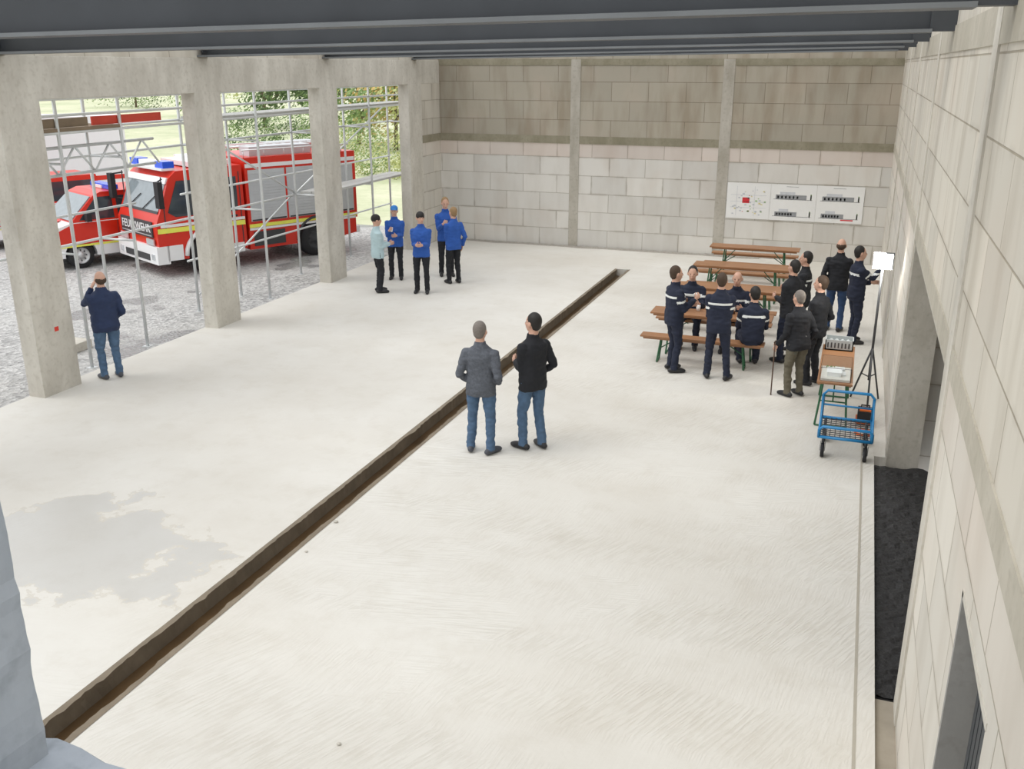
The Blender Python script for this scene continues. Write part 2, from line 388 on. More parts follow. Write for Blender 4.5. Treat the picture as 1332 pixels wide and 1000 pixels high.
def tree(name,x,y,h,wd,mats,n=2600,trunk=True,z0=0):
    m=MB()
    if trunk:
        m.tube([(0,0,0),(0.05,.02,h*.35),(0,.1,h*.7)],[h*.03,h*.022,h*.008],BARK,8)
        for k in range(5):
            a=k*1.3; m.tube([(0,0,h*(.3+.06*k)),(math.cos(a)*wd*.3,math.sin(a)*wd*.3,h*(.5+.07*k))],[h*.012,h*.005],BARK,6)
    cl=[]
    for k in range(26):
        u=random.uniform(-1,1);a=random.uniform(0,6.28);rr=random.uniform(.3,1)
        cl.append((Vector((math.cos(a)*wd*.5*rr*math.sqrt(1-u*u*.8),math.sin(a)*wd*.5*rr*math.sqrt(1-u*u*.8),h*((.6+.34*u) if trunk else (.5+.42*u)))),wd*random.uniform(.13,.24),random.choice(mats)))
    for k in range(n):
        c_,r_,mt=random.choice(cl)
        d=Vector([random.gauss(0,1) for _ in range(3)]).normalized()
        p=c_+d*r_*random.uniform(.7,1.05); 
        if p.z<0: p.z=.05
        sz=max(h,2)*.03*random.uniform(.6,1.3)
        u=(d+Vector([random.uniform(-.6,.6) for _ in range(3)])).orthogonal().normalized(); v=d.cross(u)
        m.add([p-u*sz,p+v*sz*.5,p+u*sz,p-v*sz*.5],[(0,1,2,3)],mt)
    return m.obj(name,loc=(x,y,z0))
def polar(u,dist):
    a=math.radians(u); return -math.sin(a)*dist, math.cos(a)*dist
for brg,dist,h,wd,ms in ((31,75,6,6,(0,2)),(33.8,78,5.5,6,(2,0)),(37,90,4.5,7,(0,1)),(28.6,62,5,6,(0,1)),(26.5,58,5,6,(1,3,0)),(24.6,60,6,6,(1,3)),(40.5,110,4,8,(0,2)),(29.8,50,2.4,3.6,(1,0)),(25.5,44,2.2,3.2,(1,)),(27.6,46,2.0,3.2,(1,0)),(34.8,58,2.4,4,(2,0)),(32.2,55,2.4,4,(0,2)),(45,130,4,9,(0,1)),(48,140,4,9,(1,)),(23,50,4.2,4,(1,0,3))):
    x,y=polar(brg,dist); tree('tree' if h>3 else 'shrub',x,y,h,wd,[LEAF[i] for i in ms],n=2200,trunk=h>3,z0=hz(x,y)-.05)
GAL=M('galvanised_steel',(.68,.70,.70),.4,metal=.35,var=.15)
sc=MB(); WOOD=M('scaffold_board',(.25,.19,.13),.8,var=.35,scale=3); RB=M('red_toeboard',(.65,.07,.04),.6); ALU=M('alu_deck',(.5,.5,.48),.6)
ys=[7.2,9.7,12.2,13.6,16.1,17.6,20.1,22.6,25.1]
for y in ys:
    for x in (-12.0,-12.75):
        sc.tube([(x,y,-.09),(x,y,6.3)],.029,GAL,8)
        sc.box((x-.07,y-.07,-.1),(x+.07,y+.07,-.09),GAL)
    for z in (1.85,3.3,3.78,4.4): sc.tube([(-12.0,y,z),(-12.75,y,z)],.022,GAL,6)
for x in (-12.0,-12.75):
    for z in ((3.78,4.05,4.3) if x>-12.5 else (1.85,3.3,3.78,4.3,4.75)):
        sc.tube([(x,6.5,z),(x,25.4,z)],.024,GAL,6)
for z in (1.0,2.35): sc.tube([(-12.75,15.9,z),(-12.75,25.2,z)],.022,GAL,6)
sc.tube([(-12.75,11.2,2.35),(-12.75,14.6,2.35)],.022,GAL,6)
sc.tube([(-12.78,16.1,.2),(-12.78,20.1,1.9)],.022,GAL,6); sc.tube([(-12.78,20.1,1.85),(-12.78,25.1,3.78)],.022,GAL,6); sc.tube([(-12.78,9.7,3.78),(-12.78,12.2,1.9)],.022,GAL,6); sc.tube([(-12.78,16.1,3.78),(-12.78,20.1,1.9)],.022,GAL,6)
for x0 in (-12.7,-12.45,-12.2): sc.box((x0,6.5,3.80),(x0+.22,13.6,3.85),WOOD)
for x0 in (-12.7,-12.35): sc.box((x0,16.1,3.80),(x0+.32,25.2,3.85),ALU)
for x0 in (-12.68,-12.36): sc.box((x0,20.2,1.87),(x0+.30,25.0,1.92),ALU)
sc.box((-12.06,13.0,3.86),(-12.03,14.7,4.0),RB); sc.box((-12.06,7.0,3.86),(-12.03,12.9,4.0),WOOD)
for z in (3.12,3.55): sc.tube([(-12.1,6.5,z),(-12.1,14.5,z)],.026,GAL,6)
k=0; y=6.6
while y<14.3:
    a,b=(3.12,3.55) if k%2==0 else (3.55,3.12)
    sc.tube([(-12.1,y,a),(-12.1,y+.4,b)],.018,GAL,6); y+=.4;k+=1
sc.obj('scaffolding')
# ------------------------------------------------------------------ vehicles
RED=M('fire_red',(.66,.028,.012),.28,var=.04); WHT=M('vehicle_white',(.85,.85,.85),.35,var=.03); BLK=M('rubber',(.02,.02,.022),.75)
GLS=M('tinted_glass',(.045,.055,.065),.08,var=.1,spec=.8); GRY=M('shutter_silver',(.56,.58,.60),.4,metal=.25,var=.08); DGR=M('dark_trim',(.05,.052,.055),.55)
YEL=M('reflective_yellow',(.85,.85,.12),.4); BLU=M('beacon_blue',(.02,.10,.75),.2); LMP=M('headlamp',(.75,.78,.8),.15,metal=.4); RIMM=M('rim_silver',(.6,.6,.6),.35,metal=.6); GLS2=M('light_glass',(.25,.29,.31),.08,var=.2,spec=.8)
def wheel(m,x,y,r,wd,side,rim=RIMM):
    prof=[(.0,-.5),(r*.55,-.5),(r*.93,-.48),(r,-.3),(r,.3),(r*.93,.48),(r*.62,.5),(r*.58,.3),(r*.25,.22),(r*.2,.45),(0.001,.47)]
    seg=28; vs=[];
    for (rr,q) in prof:
        for k in range(seg):
            a=2*math.pi*k/seg; vs.append((x+rr*math.cos(a),y+side*q*wd,r+rr*math.sin(a)))
    f1=[];f2=[]
    for i in range(len(prof)-1):
        for k in range(seg):
            k2=(k+1)%seg; (f1 if i<6 else f2).append((i*seg+k,i*seg+k2,(i+1)*seg+k2,(i+1)*seg+k))
    m.add(vs,f1,BLK,True); m.add(vs,f2,rim,True)
    for k in range(8):
        a=k*math.pi/4; c_=(x+r*.4*math.cos(a),y+side*wd*.27,r+r*.4*math.sin(a)); m.ell(c_,(.02,.03,.02),DGR,seg=6,rings=4)
def text(m,s,size,mat,T,ext=.004):
    cu=bpy.data.curves.new('t','FONT'); cu.body=s; cu.size=size; cu.extrude=ext; cu.align_x='CENTER'; cu.resolution_u=2
    o=bpy.data.objects.new('t',cu); COL.objects.link(o); dg=bpy.context.evaluated_depsgraph_get(); me=bpy.data.meshes.new_from_object(o.evaluated_get(dg))
    m.add([v.co.copy() for v in me.vertices],[tuple(p.vertices) for p in me.polygons],mat,False,T)
    bpy.data.objects.remove(o); bpy.data.curves.remove(cu)
def fire_truck():
    m=MB(); W=1.12; fw,rw=1.48,-1.62; F=2.78; cr=.45; R_=-2.95
    ar=[(fw+.56*math.cos(a),.5+.56*math.sin(a)) for a in [math.pi*i/10 for i in range(11)]]
    cab=[(F-.02,.42),(F,1.35),(F-.13,1.65),(F-.42,2.45),(F-.62,2.62),(cr,2.66),(cr,.5)]+[(fw-.56,.42)]+list(reversed(ar))[0:]+[(fw+.56,.42)]
    m.prism(cab,-W,W,RED)
    m.box((F-.25,-W-.02,.35),(F+.06,W+.02,.80),WHT); m.box((F+.05,-.7,.42),(F+.075,.7,.58),DGR)
    for s in (-1,1):
        m.box((F-.6,s*W-.02,.42),(F-.2,s*W+.02,.80),WHT)
        m.box((F+.02,s*.76-.2,.82),(F+.05,s*.76+.2,.97),LMP)
        m.box((F+.05,s*.92-.08,.46),(F+.08,s*.92+.08,.6),LMP)
    m.box((F-.0,-.9,1.0),(F+.03,.9,1.40),DGR)
    m.box((F+.03,-.85,1.04),(F+.04,.85,1.06),GRY)
    T=Matrix.Translation((F+.035,0,1.13))@Matrix.Rotation(math.radians(90),4,'Z')@Matrix.Rotation(math.radians(90),4,'X')
    text(m,'FEUERWEHR',.29,WHT,T,.006)
    def slope(z): return F-.13-(z-1.65)*(.29/.8)
    def wpanel(z0,z1,y0,y1,mat,o=.012):
        vs=[(slope(z0)+o,y0,z0),(slope(z0)+o,y1,z0),(slope(z1)+o,y1,z1),(slope(z1)+o,y0,z1),(slope(z0)-.02,y0,z0),(slope(z0)-.02,y1,z0),(slope(z1)-.02,y1,z1),(slope(z1)-.02,y0,z1)]
        m.add(vs,[(0,1,2,3),(4,5,6,7),(0,1,5,4),(1,2,6,5),(2,3,7,6),(3,0,4,7)],mat)
    wpanel(1.62,2.32,-1.02,1.02,GLS2)
    wpanel(2.32,2.46,-1.08,1.08,WHT,.04)
    wpanel(1.60,1.66,-1.02,1.02,DGR,.02)
    for yy in (-.6,.2): m.tube([(slope(1.66)+.03,yy,1.66),(slope(2.0)+.03,yy+.5,2.0)],.012,BLK,5)
    m.box((F-.66,-.95,2.62),(F-.36,.95,2.68),WHT)
    for s in (-1,1):
        m.box((F-.68,s*.72-.22,2.68),(F-.4,s*.72+.22,2.84),BLU)
    m.box((F-.66,-.46,2.68),(F-.42,.46,2.82),WHT)
    m.box((cr+.1,-.8,2.66),(cr+1.2,.8,2.78),WHT); m.box((cr+.4,-.9,2.78),(cr+.8,.9,2.84),WHT)
    for s in (-1,1):
        Y=s*W
        def sp(prof,mat,o=.012): m.prism(prof,Y-.01*s,Y+o*s,mat)
        sp([(F-.32,1.62),(F-.60,2.38),(F-1.15,2.38),(F-1.15,1.50),(F-.5,1.50)],GLS)
        sp([(F-1.32,1.5),(F-1.32,2.38),(F-2.15,2.38),(F-2.15,1.5)],GLS)
        for xx in (F-.22,F-1.22,F-2.22): sp([(xx,.55 if xx<fw-.6 else 1.1),(xx,2.5),(xx-.02,2.5),(xx-.02,.55 if xx<fw-.6 else 1.1)],DGR,.014)
        sp([(F-.02,1.12),(F-.02,1.24),(cr+.02,1.24),(cr+.02,1.12)],YEL,.016)
        sp([(F-.1,1.26),(F-.1,1.33),(cr+.02,1.33),(cr+.02,1.26)],WHT,.016)
        for xx in (F-1.1,F-2.1): m.box((xx,Y+.0,1.36),(xx+.16,Y+s*.045,1.40),BLK)
        m.box((cr+.1,Y-.05*s,.42),(fw-.62,Y+s*.03,.66),WHT)
        lip=[(fw+.62*math.cos(a),Y+s*.02,.5+.62*math.sin(a)) for a in [math.pi*i/12 for i in range(13)]]
        m.tube(lip,.055,WHT,6)
        m.tube([(F-.25,Y,2.45),(F-.02,Y+s*.22,2.4)],.02,BLK,6); m.tube([(F-.25,Y,1.75),(F-.02,Y+s*.22,1.8)],.02,BLK,6)
        m.box((F-.10,Y+s*.14,1.78),(F+.02,Y+s*.36,2.42),BLK)
    bz0,bz1=.95,2.82
    m.box((R_,-W,bz0),(cr-.08,W,bz1),RED)
    ar2=[(rw+.56*math.cos(a),.5+.56*math.sin(a)) for a in [math.pi*i/10 for i in range(11)]]
    low=[(cr-.08,1.0),(cr-.08,.42),(rw+.56,.42)]+ar2+[(rw-.56,.42),(R_+.05,.52),(R_+.05,1.0)]
    m.prism(low,-W,W,RED)
    for s in (-1,1):
        Y=s*W
        xs=[(cr-.16,cr-1.2),(cr-1.26,cr-2.3),(cr-2.36,R_+.1)]
        for a,b in xs:
            m.prism([(a,1.16),(a,2.50),(b,2.50),(b,1.16)],Y-.01*s,Y+.012*s,GRY)
            z=1.2
            while z<2.46:
                m.prism([(a-.02,z),(a-.02,z+.055),(b+.02,z+.055),(b+.02,z)],Y,Y+.022*s,GRY); z+=.075
            m.box((b+.03,Y,1.17),(a-.03,Y+.03*s,1.21),DGR)
        m.prism([(cr-.1,2.56),(cr-.1,2.66),(R_+.03,2.66),(R_+.03,2.56)],Y,Y+.015*s,WHT)
        m.prism([(cr-.1,1.0),(cr-.1,1.09),(R_+.03,1.09),(R_+.03,1.0)],Y,Y+.015*s,YEL)
        m.prism([(cr-.1,.93),(cr-.1,.99),(R_+.06,.99),(R_+.06,.93)],Y,Y+.015*s,WHT)
        lip=[(rw+.60*math.cos(a),Y+s*.02,.5+.60*math.sin(a)) for a in [math.pi*i/12 for i in range(13)]]
        m.tube(lip,.035,DGR,6)
        m.box((cr-1.1,Y-.02*s,.5),(cr-.2,Y+.02*s,.88),DGR)
        m.tube([(cr-.1,s*1.0,bz1+.18),(R_+.1,s*1.0,bz1+.18)],.02,GAL,6)
        for i in range(6): xx=cr-.15-i*.58; m.tube([(xx,s*1.0,bz1),(xx,s*1.0,bz1+.18)],.015,GAL,5)
    for yy in (-.25,.15): m.tube([(cr-.2,yy,bz1+.2),(R_-.05,yy,bz1+.2)],.028,GAL,6)
    for i in range(11): xx=cr-.35-i*.27; m.tube([(xx,-.25,bz1+.2),(xx,.15,bz1+.2)],.014,GAL,5)
    m.box((cr-2.2,.35,bz1),(cr-.4,.85,bz1+.24),GRY); m.box((R_+.2,-.9,bz1),(R_+1.8,-.4,bz1+.22),GRY)
    m.tube([(cr-.45,-.7,bz1),(cr-.45,-.7,bz1+.35)],.03,DGR,8)
    m.box((R_-.015,-.95,1.0),(R_+.01,.95,2.5),GRY); m.box((R_-.06,-W,.5),(R_+.05,W,.68),WHT)
    m.box((R_+.1,-.42,.5),(F-.3,.42,.95),DGR)
    for x in (fw,rw):
        for s in (-1,1): wheel(m,x,s*(W-.17),.5,.32,s,GRY if x==fw else DGR)
        m.tube([(x,-W+.2,.5),(x,W-.2,.5)],.08,DGR,8)
    for i,v in enumerate(m.v): m.v[i]=Vector((v.x,v.y,v.z*.96))
    return m
d=Vector((-.45,-.893,0)).normalized(); ang=math.atan2(d.y,d.x); left=Vector((-d.y,d.x,0))
fwl=Vector((-15.15,19.4,-.1)); ctr=fwl-d*1.75-left*1.12
fire_truck().obj('fire_truck',loc=tuple(ctr),rot=(0,0,ang))
def van(stripe=True):
    m=MB(); W=.92; fw,rw=1.5,-1.5
    def A(xc): return list(reversed([(xc+.40*math.cos(a),.34+.40*math.sin(a)) for a in [math.pi*i/10 for i in range(11)]]))
    low=[(2.35,.3),(2.42,.75),(2.30,.98),(1.65,1.16),(-2.4,1.16),(-2.42,.3),(rw-.4,.3)]+A(rw)+[(rw+.4,.3),(fw-.4,.3)]+A(fw)+[(fw+.4,.3)]
    m.prism(low,-W,W,WHT)
    up=[(1.66,1.15),(1.0,1.78),(.8,1.86),(-2.25,1.88),(-2.4,1.15)]
    vs=[(p[0],-W if p[1]<1.3 else -W+.10,p[1]) for p in up]+[(p[0],W if p[1]<1.3 else W-.10,p[1]) for p in up]; n=len(up)
    m.add(vs,[tuple(range(n)),tuple(reversed(range(n,2*n)))]+[((i+1)%n,i,n+i,n+(i+1)%n) for i in range(n)],RED if stripe else WHT)
    def ws(t): return (1.66-.66*t,1.15+.63*t)
    a=ws(.06);b=ws(.93)
    m.add([(a[0]+.02,-W+.08,a[1]+.02),(a[0]+.02,W-.08,a[1]+.02),(b[0]+.02,W-.16,b[1]+.02),(b[0]+.02,-W+.16,b[1]+.02),(a[0]-.1,-W+.08,a[1]-.03),(a[0]-.1,W-.08,a[1]-.03),(b[0]-.1,W-.16,b[1]-.03),(b[0]-.1,-W+.16,b[1]-.03)],[(0,1,2,3),(4,5,6,7),(0,1,5,4),(1,2,6,5),(2,3,7,6),(3,0,4,7)],GLS2)
    for s in (-1,1):
        def sw(x0,x1,x1t,x0t):
            o_=.012; y0=W-.018; y1=W-.092
            m.add([(x0,s*(y0+o_),1.2),(x1,s*(y0+o_),1.2),(x1t,s*(y1+o_),1.74),(x0t,s*(y1+o_),1.74),(x0,s*(y0-.04),1.2),(x1,s*(y0-.04),1.2),(x1t,s*(y1-.04),1.74),(x0t,s*(y1-.04),1.74)],[(0,1,2,3),(4,5,6,7),(0,1,5,4),(1,2,6,5),(2,3,7,6),(3,0,4,7)],GLS)
        sw(.55,1.45,.95,.55); sw(-.75,.45,.45,-.75); sw(-2.2,-.85,-.85,-2.15)
        m.prism([(2.30,.62),(2.32,.84),(1.6,1.14),(-2.38,1.14),(-2.38,.62)],s*W-.005*s,s*W+.012*s,RED)
        m.prism([(2.2,.56),(2.2,.61),(-2.38,.61),(-2.38,.56)],s*W,s*W+.013*s,YEL)
        m.box((1.2,s*(W+.02),1.18),(1.32,s*(W+.2),1.38),BLK)
        m.box((2.33,s*.68-.18,.74),(2.425,s*.68+.18,.93),LMP)
        for x in (fw,rw): wheel(m,x,s*(W-.12),.33,.22,s)
        for xx in (.5,-.8): m.box((xx,s*W,.5),(xx+.012,s*(W+.014),1.14),DGR)
    m.box((2.36,-.48,.70),(2.44,.48,.90),DGR); m.box((2.3,-W-.01,.30),(2.46,W+.01,.52),DGR); m.box((2.44,-.26,.42),(2.47,.26,.53),WHT)
    m.prism([(2.3,.99),(1.7,1.17),(1.7,1.185),(2.31,1.005)],-.35,.35,RED)
    m.box((.25,-.6,1.87),(.5,.6,1.98),BLU); m.box((.22,-.2,1.87),(.53,.2,1.95),WHT)
    m.box((-2.2,-.75,.3),(2.2,.75,.6),DGR)
    return m
p=Vector((-18.35,18.85,-.1)); ctr=p-d*1.5-left*.9
van().obj('emergency_van',loc=tuple(ctr),rot=(0,0,ang))
p=Vector((-22.75,19.3,-.1)); ctr=p-d*1.5-left*.9
van().obj('emergency_van',loc=tuple(ctr),rot=(0,0,ang))
m=MB(); m.box((-2.4,-1.2,.8),(2.2,1.2,3.3),WHT); m.prism([(2.25,.5),(3.9,.5),(3.9,1.4),(3.55,2.4),(2.25,2.5)],-1.1,1.1,WHT); m.prism([(3.83,1.5),(3.6,2.3),(3.63,2.32),(3.87,1.5)],-1,1,GLS2)
for s in (-1,1):
    m.prism([(2.6,1.45),(3.7,1.45),(3.45,2.25),(2.6,2.25)],s*1.1,s*1.115,GLS); m.box((-2.38,s*1.2,1.2),(2.15,s*1.21,1.35),RED)
    for x in (3.1,-1.4): wheel(m,x,s*.95,.45,.28,s)
m.box((-2.3,-.5,.5),(3,.5,.8),DGR)
m.obj('box_lorry',loc=(-26.0,25.6,-.1),rot=(0,0,ang))
boxobj('concrete_curb_block',(-13.6,12.6,-.1),(-12.9,13.2,.06),CON,.01)
# ------------------------------------------------------------------ furniture
TOP=M('beer_table_top',(.34,.165,.075),.45,var=.25,scale=3); GRN=M('green_leg',(.03,.13,.06),.5)
def beer(name,x,y,L=2.05,wd=.48,h=.74,rot=0,leg=.35):
    m=MB(); m.box((-L/2,-wd/2,h-.028),(L/2,wd/2,h),TOP)
    for s in (-1,1): m.box((-L/2+.05,s*(wd/2-.03)-.012,h-.06),(L/2-.05,s*(wd/2-.03)+.012,h-.028),TOP)
    for s in (-1,1):
        lx=s*(L/2-leg); w2=wd/2-.05
        for t in (-1,1): m.tube([(lx,t*w2*.8,h-.03),(lx+s*.05,t*(w2+.03),.012)],.016,GRN,6)
        m.tube([(lx+s*.05,-(w2+.03),.014),(lx+s*.05,w2+.03,.014)],.014,GRN,6)
        m.tube([(lx+s*.025,-w2*.9,h*.5),(lx+s*.025,w2*.9,h*.5)],.012,GRN,6)
        m.tube([(lx+s*.02,0,h*.5),(lx-s*.28,0,h-.035)],.011,GRN,6)
    return m.obj(name,bevel=.003,loc=(x,y,0),rot=(0,0,rot))
for y in (16.2,18.4,20.6,22.95): beer('beer_table',-2.15,y)
for y in (15.55,16.85,17.75,19.05,19.95,21.3,22.3,23.6): beer('beer_bench',-2.2,y,wd=.25,h=.46)
beer('beer_table',-.02,13.9,L=1.95,wd=.46,rot=math.pi/2)
BOT=M('bottle_brown',(.10,.04,.015),.1); PAP=M('paper_white',(.85,.85,.83),.7,var=.03)
def bottle(x,y,z=.74):
    m=MB(); m.tube([(0,0,0),(0,0,.14),(0,0,.18),(0,0,.235)],[.032,.032,.014,.013],BOT,12); m.tube([(0,0,.06),(0,0,.11)],.0328,PAP,12); m.obj('beer_bottle',loc=(x,y,z))
for x,y in ((-2.6,16.25),(-2.2,16.1),(-1.8,16.3),(-2.9,16.15)): bottle(x,y)
def cup(x,y,z=.74):
    m=MB(); m.tube([(0,0,0),(0,0,.1)],[.03,.04],PAP,12); m.obj('paper_cup',loc=(x,y,z))
for x,y in ((-2.4,16.3),(-1.5,16.15),(-2.75,16.05)): cup(x,y)
m=MB(); m.box((-.19,-.30,0),(.19,.30,.03),M('model_base',(.75,.72,.65),.6)); m.box((-.11,-.18,.03),(.07,.05,.085),PAP); m.box((-.12,-.19,.085),(.08,.06,.092),PAP); m.box((-.02,.07,.03),(.11,.2,.065),PAP); m.box((.02,.05,.03),(.13,-.12,.05),PAP)
for i in range(5): m.ell((-.12+.05*i,.22,.045),(.016,.016,.02),LEAF[0],seg=8,rings=5)
gm,gt,gb=nt('acrylic'); gb.inputs['Transmission Weight'].default_value=1; gb.inputs['Roughness'].default_value=.02; gb.inputs['IOR'].default_value=1.1; gb.inputs['Base Color'].default_value=(.97,.99,1,1)
for a,b in (((-.20,-.31,.0),(-.196,.31,.19)),((.196,-.31,0),(.20,.31,.19)),((-.20,-.31,0),(.20,-.306,.19)),((-.20,.306,0),(.20,.31,.19)),((-.20,-.31,.186),(.20,.31,.19))): m.box(a,b,gm)
m.obj('architectural_model',loc=(-.02,13.3,.741))
m=MB(); CR=M('crate_grey',(.42,.45,.45),.5)
m.box((-.2,-.14,0),(.2,.14,.02),CR)
for a,b in (((-.2,-.14,0),(-.185,.14,.16)),((.185,-.14,0),(.2,.14,.16)),((-.2,-.14,0),(.2,-.125,.16)),((-.2,.125,0),(.2,.14,.16))): m.box(a,b,CR)
for i in range(7): m.box((-.17+.05*i,-.145,.04),(-.15+.05*i,-.139,.12),DGR)
for i in range(4): m.ell((-.12+.08*i,0,.10),(.035,.035,.05),CR,seg=8,rings=6)
m.obj('storage_crate',loc=(-.02,14.7,.741))
BLUE=M('cart_blue',(.02,.22,.48),.35); m=MB()
x0,x1,y0,y1=-.14,.50,12.0,12.78; dz=.30
for y in (y0,y1): m.tube([(x0,y,dz),(x1,y,dz)],.02,BLUE,8)
for x in (x0,x1): m.tube([(x,y0,dz),(x,y1,dz)],.02,BLUE,8)
for i in range(9): xx=x0+.07+i*.062; m.tube([(xx,y0,dz),(xx,y1,dz)],.007,DGR,4)
for i in range(10): yy=y0+.06+i*.072; m.tube([(x0,yy,dz),(x1,yy,dz)],.007,DGR,4)
m.tube([(x0,y1,dz),(x0,y1+.0,.62),(x0+.05,y1,.68),(x1-.05,y1,.68),(x1,y1,.62),(x1,y1,dz)],.02,BLUE,8)
m.tube([(x0,y1,.48),(x1,y1,.48)],.014,BLUE,8)
m.tube([(x0,y0,dz),(x0,y0,.40),(x0+.04,y0,.44),(x1-.04,y0,.44),(x1,y0,.40),(x1,y0,dz)],.02,BLUE,8)
for x in (x0,x1): m.tube([(x,y0,.40),(x,y1,.60)],.012,BLUE,6)
for x in (x0+.06,x1-.06):
    for y in (y0+.1,y1-.1):
        m.tube([(x,y,dz),(x,y,.19)],.02,DGR,6); m.tube([(x-.022,y,.09),(x+.022,y,.09)],.09,BLK,20); m.tube([(x-.025,y,.09),(x+.025,y,.09)],.045,RIMM,14)
        for t in (-1,1): m.box((x+t*.03-.003,y-.02,.08),(x+t*.03+.003,y+.02,.2),DGR)
m.obj('hand_cart')
m=MB(); lx,ly=.45,14.5
m.tube([(lx,ly,.35),(lx,ly,2.05)],.018,DGR,8)
for k in range(3):
    a=k*2.09+.6; fx,fy=lx+.42*math.cos(a)*(.5 if math.cos(a)>0 else .6),ly+.42*math.sin(a)
    m.tube([(lx,ly,.85),(fx,fy,.0)],.014,DGR,6); m.tube([(lx,ly,.4),((lx+fx)/2,(ly+fy)/2,.42)],.01,DGR,6)
m.box((lx-.14,ly-.03,2.03),(lx+.14,ly+.0,2.27),DGR)
m.box((lx-.12,ly-.045,2.05),(lx+.12,ly-.03,2.25),M('led_panel',(1,1,.95),.3,emit=14.))
m.obj('tripod_work_lamp')
pl=bpy.data.lights.new('work_lamp_light','AREA'); pl.energy=60; pl.size=.24; pl.color=(1,.98,.92)
po=bpy.data.objects.new('work_lamp_light',pl); COL.objects.link(po); po.location=(lx,ly-.06,2.15); po.rotation_euler=(math.radians(80),0,math.radians(20)) 
m=MB(); ORG=M('orange_cable',(.85,.18,.03),.5); m.box((.33,13.45,.0),(.52,13.7,.2),BLK); m.box((.31,13.43,.03),(.54,13.72,.06),ORG); m.box((.35,13.47,.2),(.50,13.6,.22),ORG); m.tube([(.37,13.57,.2),(.37,13.57,.26),(.48,13.57,.26),(.48,13.57,.2)],.012,BLK,6)
m.obj('cable_distribution_box')
m=MB(); pts=[(.42+.11*math.cos(a*.55),13.1+.11*math.sin(a*.55),.012+.002*a*.2) for a in range(60)]; m.tube(pts,.01,ORG,6); m.obj('orange_cable_coil')
m=MB(); ZP0,ZP1=1.02,1.93; yb=YB-.018
INK=M('ink_grey',(.30,.31,.32),.8,var=.25,scale=9); INK2=M('ink_light',(.60,.62,.65),.8); INK3=M('ink_dark',(.14,.14,.15),.8); REDI=M('plan_red',(.65,.04,.05),.8); GRI=M('plan_green',(.35,.5,.25),.8); YLI=M('plan_yellow',(.75,.68,.35),.8)
for a,b in ((-3.2,-2.105),(-2.10,-.975),(-.97,.16)): m.box((a,yb-.004,ZP0),(b,yb,ZP1),PAP)
y2=yb-.006
def pq(a,b,c_,d_,mt): m.box((a,y2,c_),(b,yb-.003,d_),mt)
for i in range(46):
    x=random.uniform(-3.12,-2.25); z=random.uniform(1.1,1.8); s=random.uniform(.02,.06)
    pq(x,x+s,z,z+s*.7,random.choice([INK2,YLI,INK2,GRI,REDI if i%9==0 else INK2]))
pq(-2.80,-2.62,1.42,1.56,REDI); 
for z in (1.3,1.45,1.62): pq(-3.1,-2.2,z,z+.008,INK2)
for x in (-2.95,-2.5): pq(x,x+.008,1.1,1.85,INK2)
for q,bx in enumerate((-2.02,-.88)):
    for w_,bz in enumerate((1.13,1.56)):
        s=.7 if w_==0 else .95
        pq(bx+.05,bx+.85*s,bz,bz+.11,INK); pq(bx+.15,bx+.55*s,bz+.11,bz+.18,INK2); pq(bx,bx+.95,bz-.010,bz,INK3)
        for i in range(6): pq(bx+.09+i*.1*s,bx+.13+i*.1*s,bz+.02,bz+.08,INK3 if i%2 else INK2)
        for i in range(3): pq(bx+.9,bx+.93,bz,bz+.10+.02*i,GRI)
    pq(bx+.3,bx+.6,ZP1-.06,ZP1-.05,INK); 
pq(-.35,-.05,1.08,1.11,REDI)
m.obj('building_plan_poster')
ROCK=M('rubble',(.55,.52,.46),.9); m=MB()
for (x,y,s) in ((-1.0,5.2,.045),(-.95,5.26,.03),(-5.0,7.6,.02),(-3.2,5.1,.02),(-2.0,4.6,.02),(-5.05,8.3,.03)):
    m.ell((x,y,s*.45),(s,s*.8,s*.5),ROCK,seg=7,rings=5)
m.obj('rubble_stones')
# ------------------------------------------------------------------ people
SK=M('skin',(.62,.37,.27),.55,var=.08,scale=20); EYE=M('eye_dark',(.03,.02,.02),.3); LIP=M('lip',(.42,.17,.13),.5)
SHO=M('shoe_black',(.02,.02,.022),.5); SHO2=M('shoe_grey',(.07,.075,.09),.6); STR=M('reflective_strip',(.80,.82,.80),.35,var=.05)
def cloth(name,c,var=.2,scale=9,rough=.85): return M(name,c,rough,0,var,scale,.25)
NAVY=cloth('navy_cloth',(.014,.019,.040)); NAVY2=cloth('navy_jacket_cloth',(.020,.034,.085)); BLACK=cloth('black_cloth',(.013,.014,.018)); GREYJ=cloth('grey_fleece',(.10,.11,.13),.5,40); BLUEJ=cloth('blue_jacket_cloth',(.025,.10,.40))
LIGHTJ=cloth('light_jacket_cloth',(.46,.60,.63),.1); JEAN=cloth('denim',(.075,.135,.225),.4,14); JEAND=cloth('denim_dark',(.03,.065,.15),.3,14); OLIV=cloth('olive_trousers',(.13,.115,.08)); 
HBR=M('hair_brown',(.06,.035,.02),.7,var=.3,scale=60); HGR=M('hair_grey',(.19,.165,.145),.7,var=.35,scale=60); HDK=M('hair_dark',(.015,.012,.01),.6,var=.3,scale=60); HBL=M('hair_blond',(.30,.19,.09),.7,var=.3,scale=60)
def ik(A,C,l1,l2,pole):
    A=Vector(A);C=Vector(C); dv=C-A; L=dv.length
    if L>(l1+l2)*.998: C=A+dv*((l1+l2)*.998/L); dv=C-A; L=dv.length
    u=dv/L; a=(l1*l1-l2*l2+L*L)/(2*L); h=math.sqrt(max(0,l1*l1-a*a)); pl=Vector(pole); pl=pl-u*pl.dot(u); pl.normalize()
    return A+u*a+pl*h, C
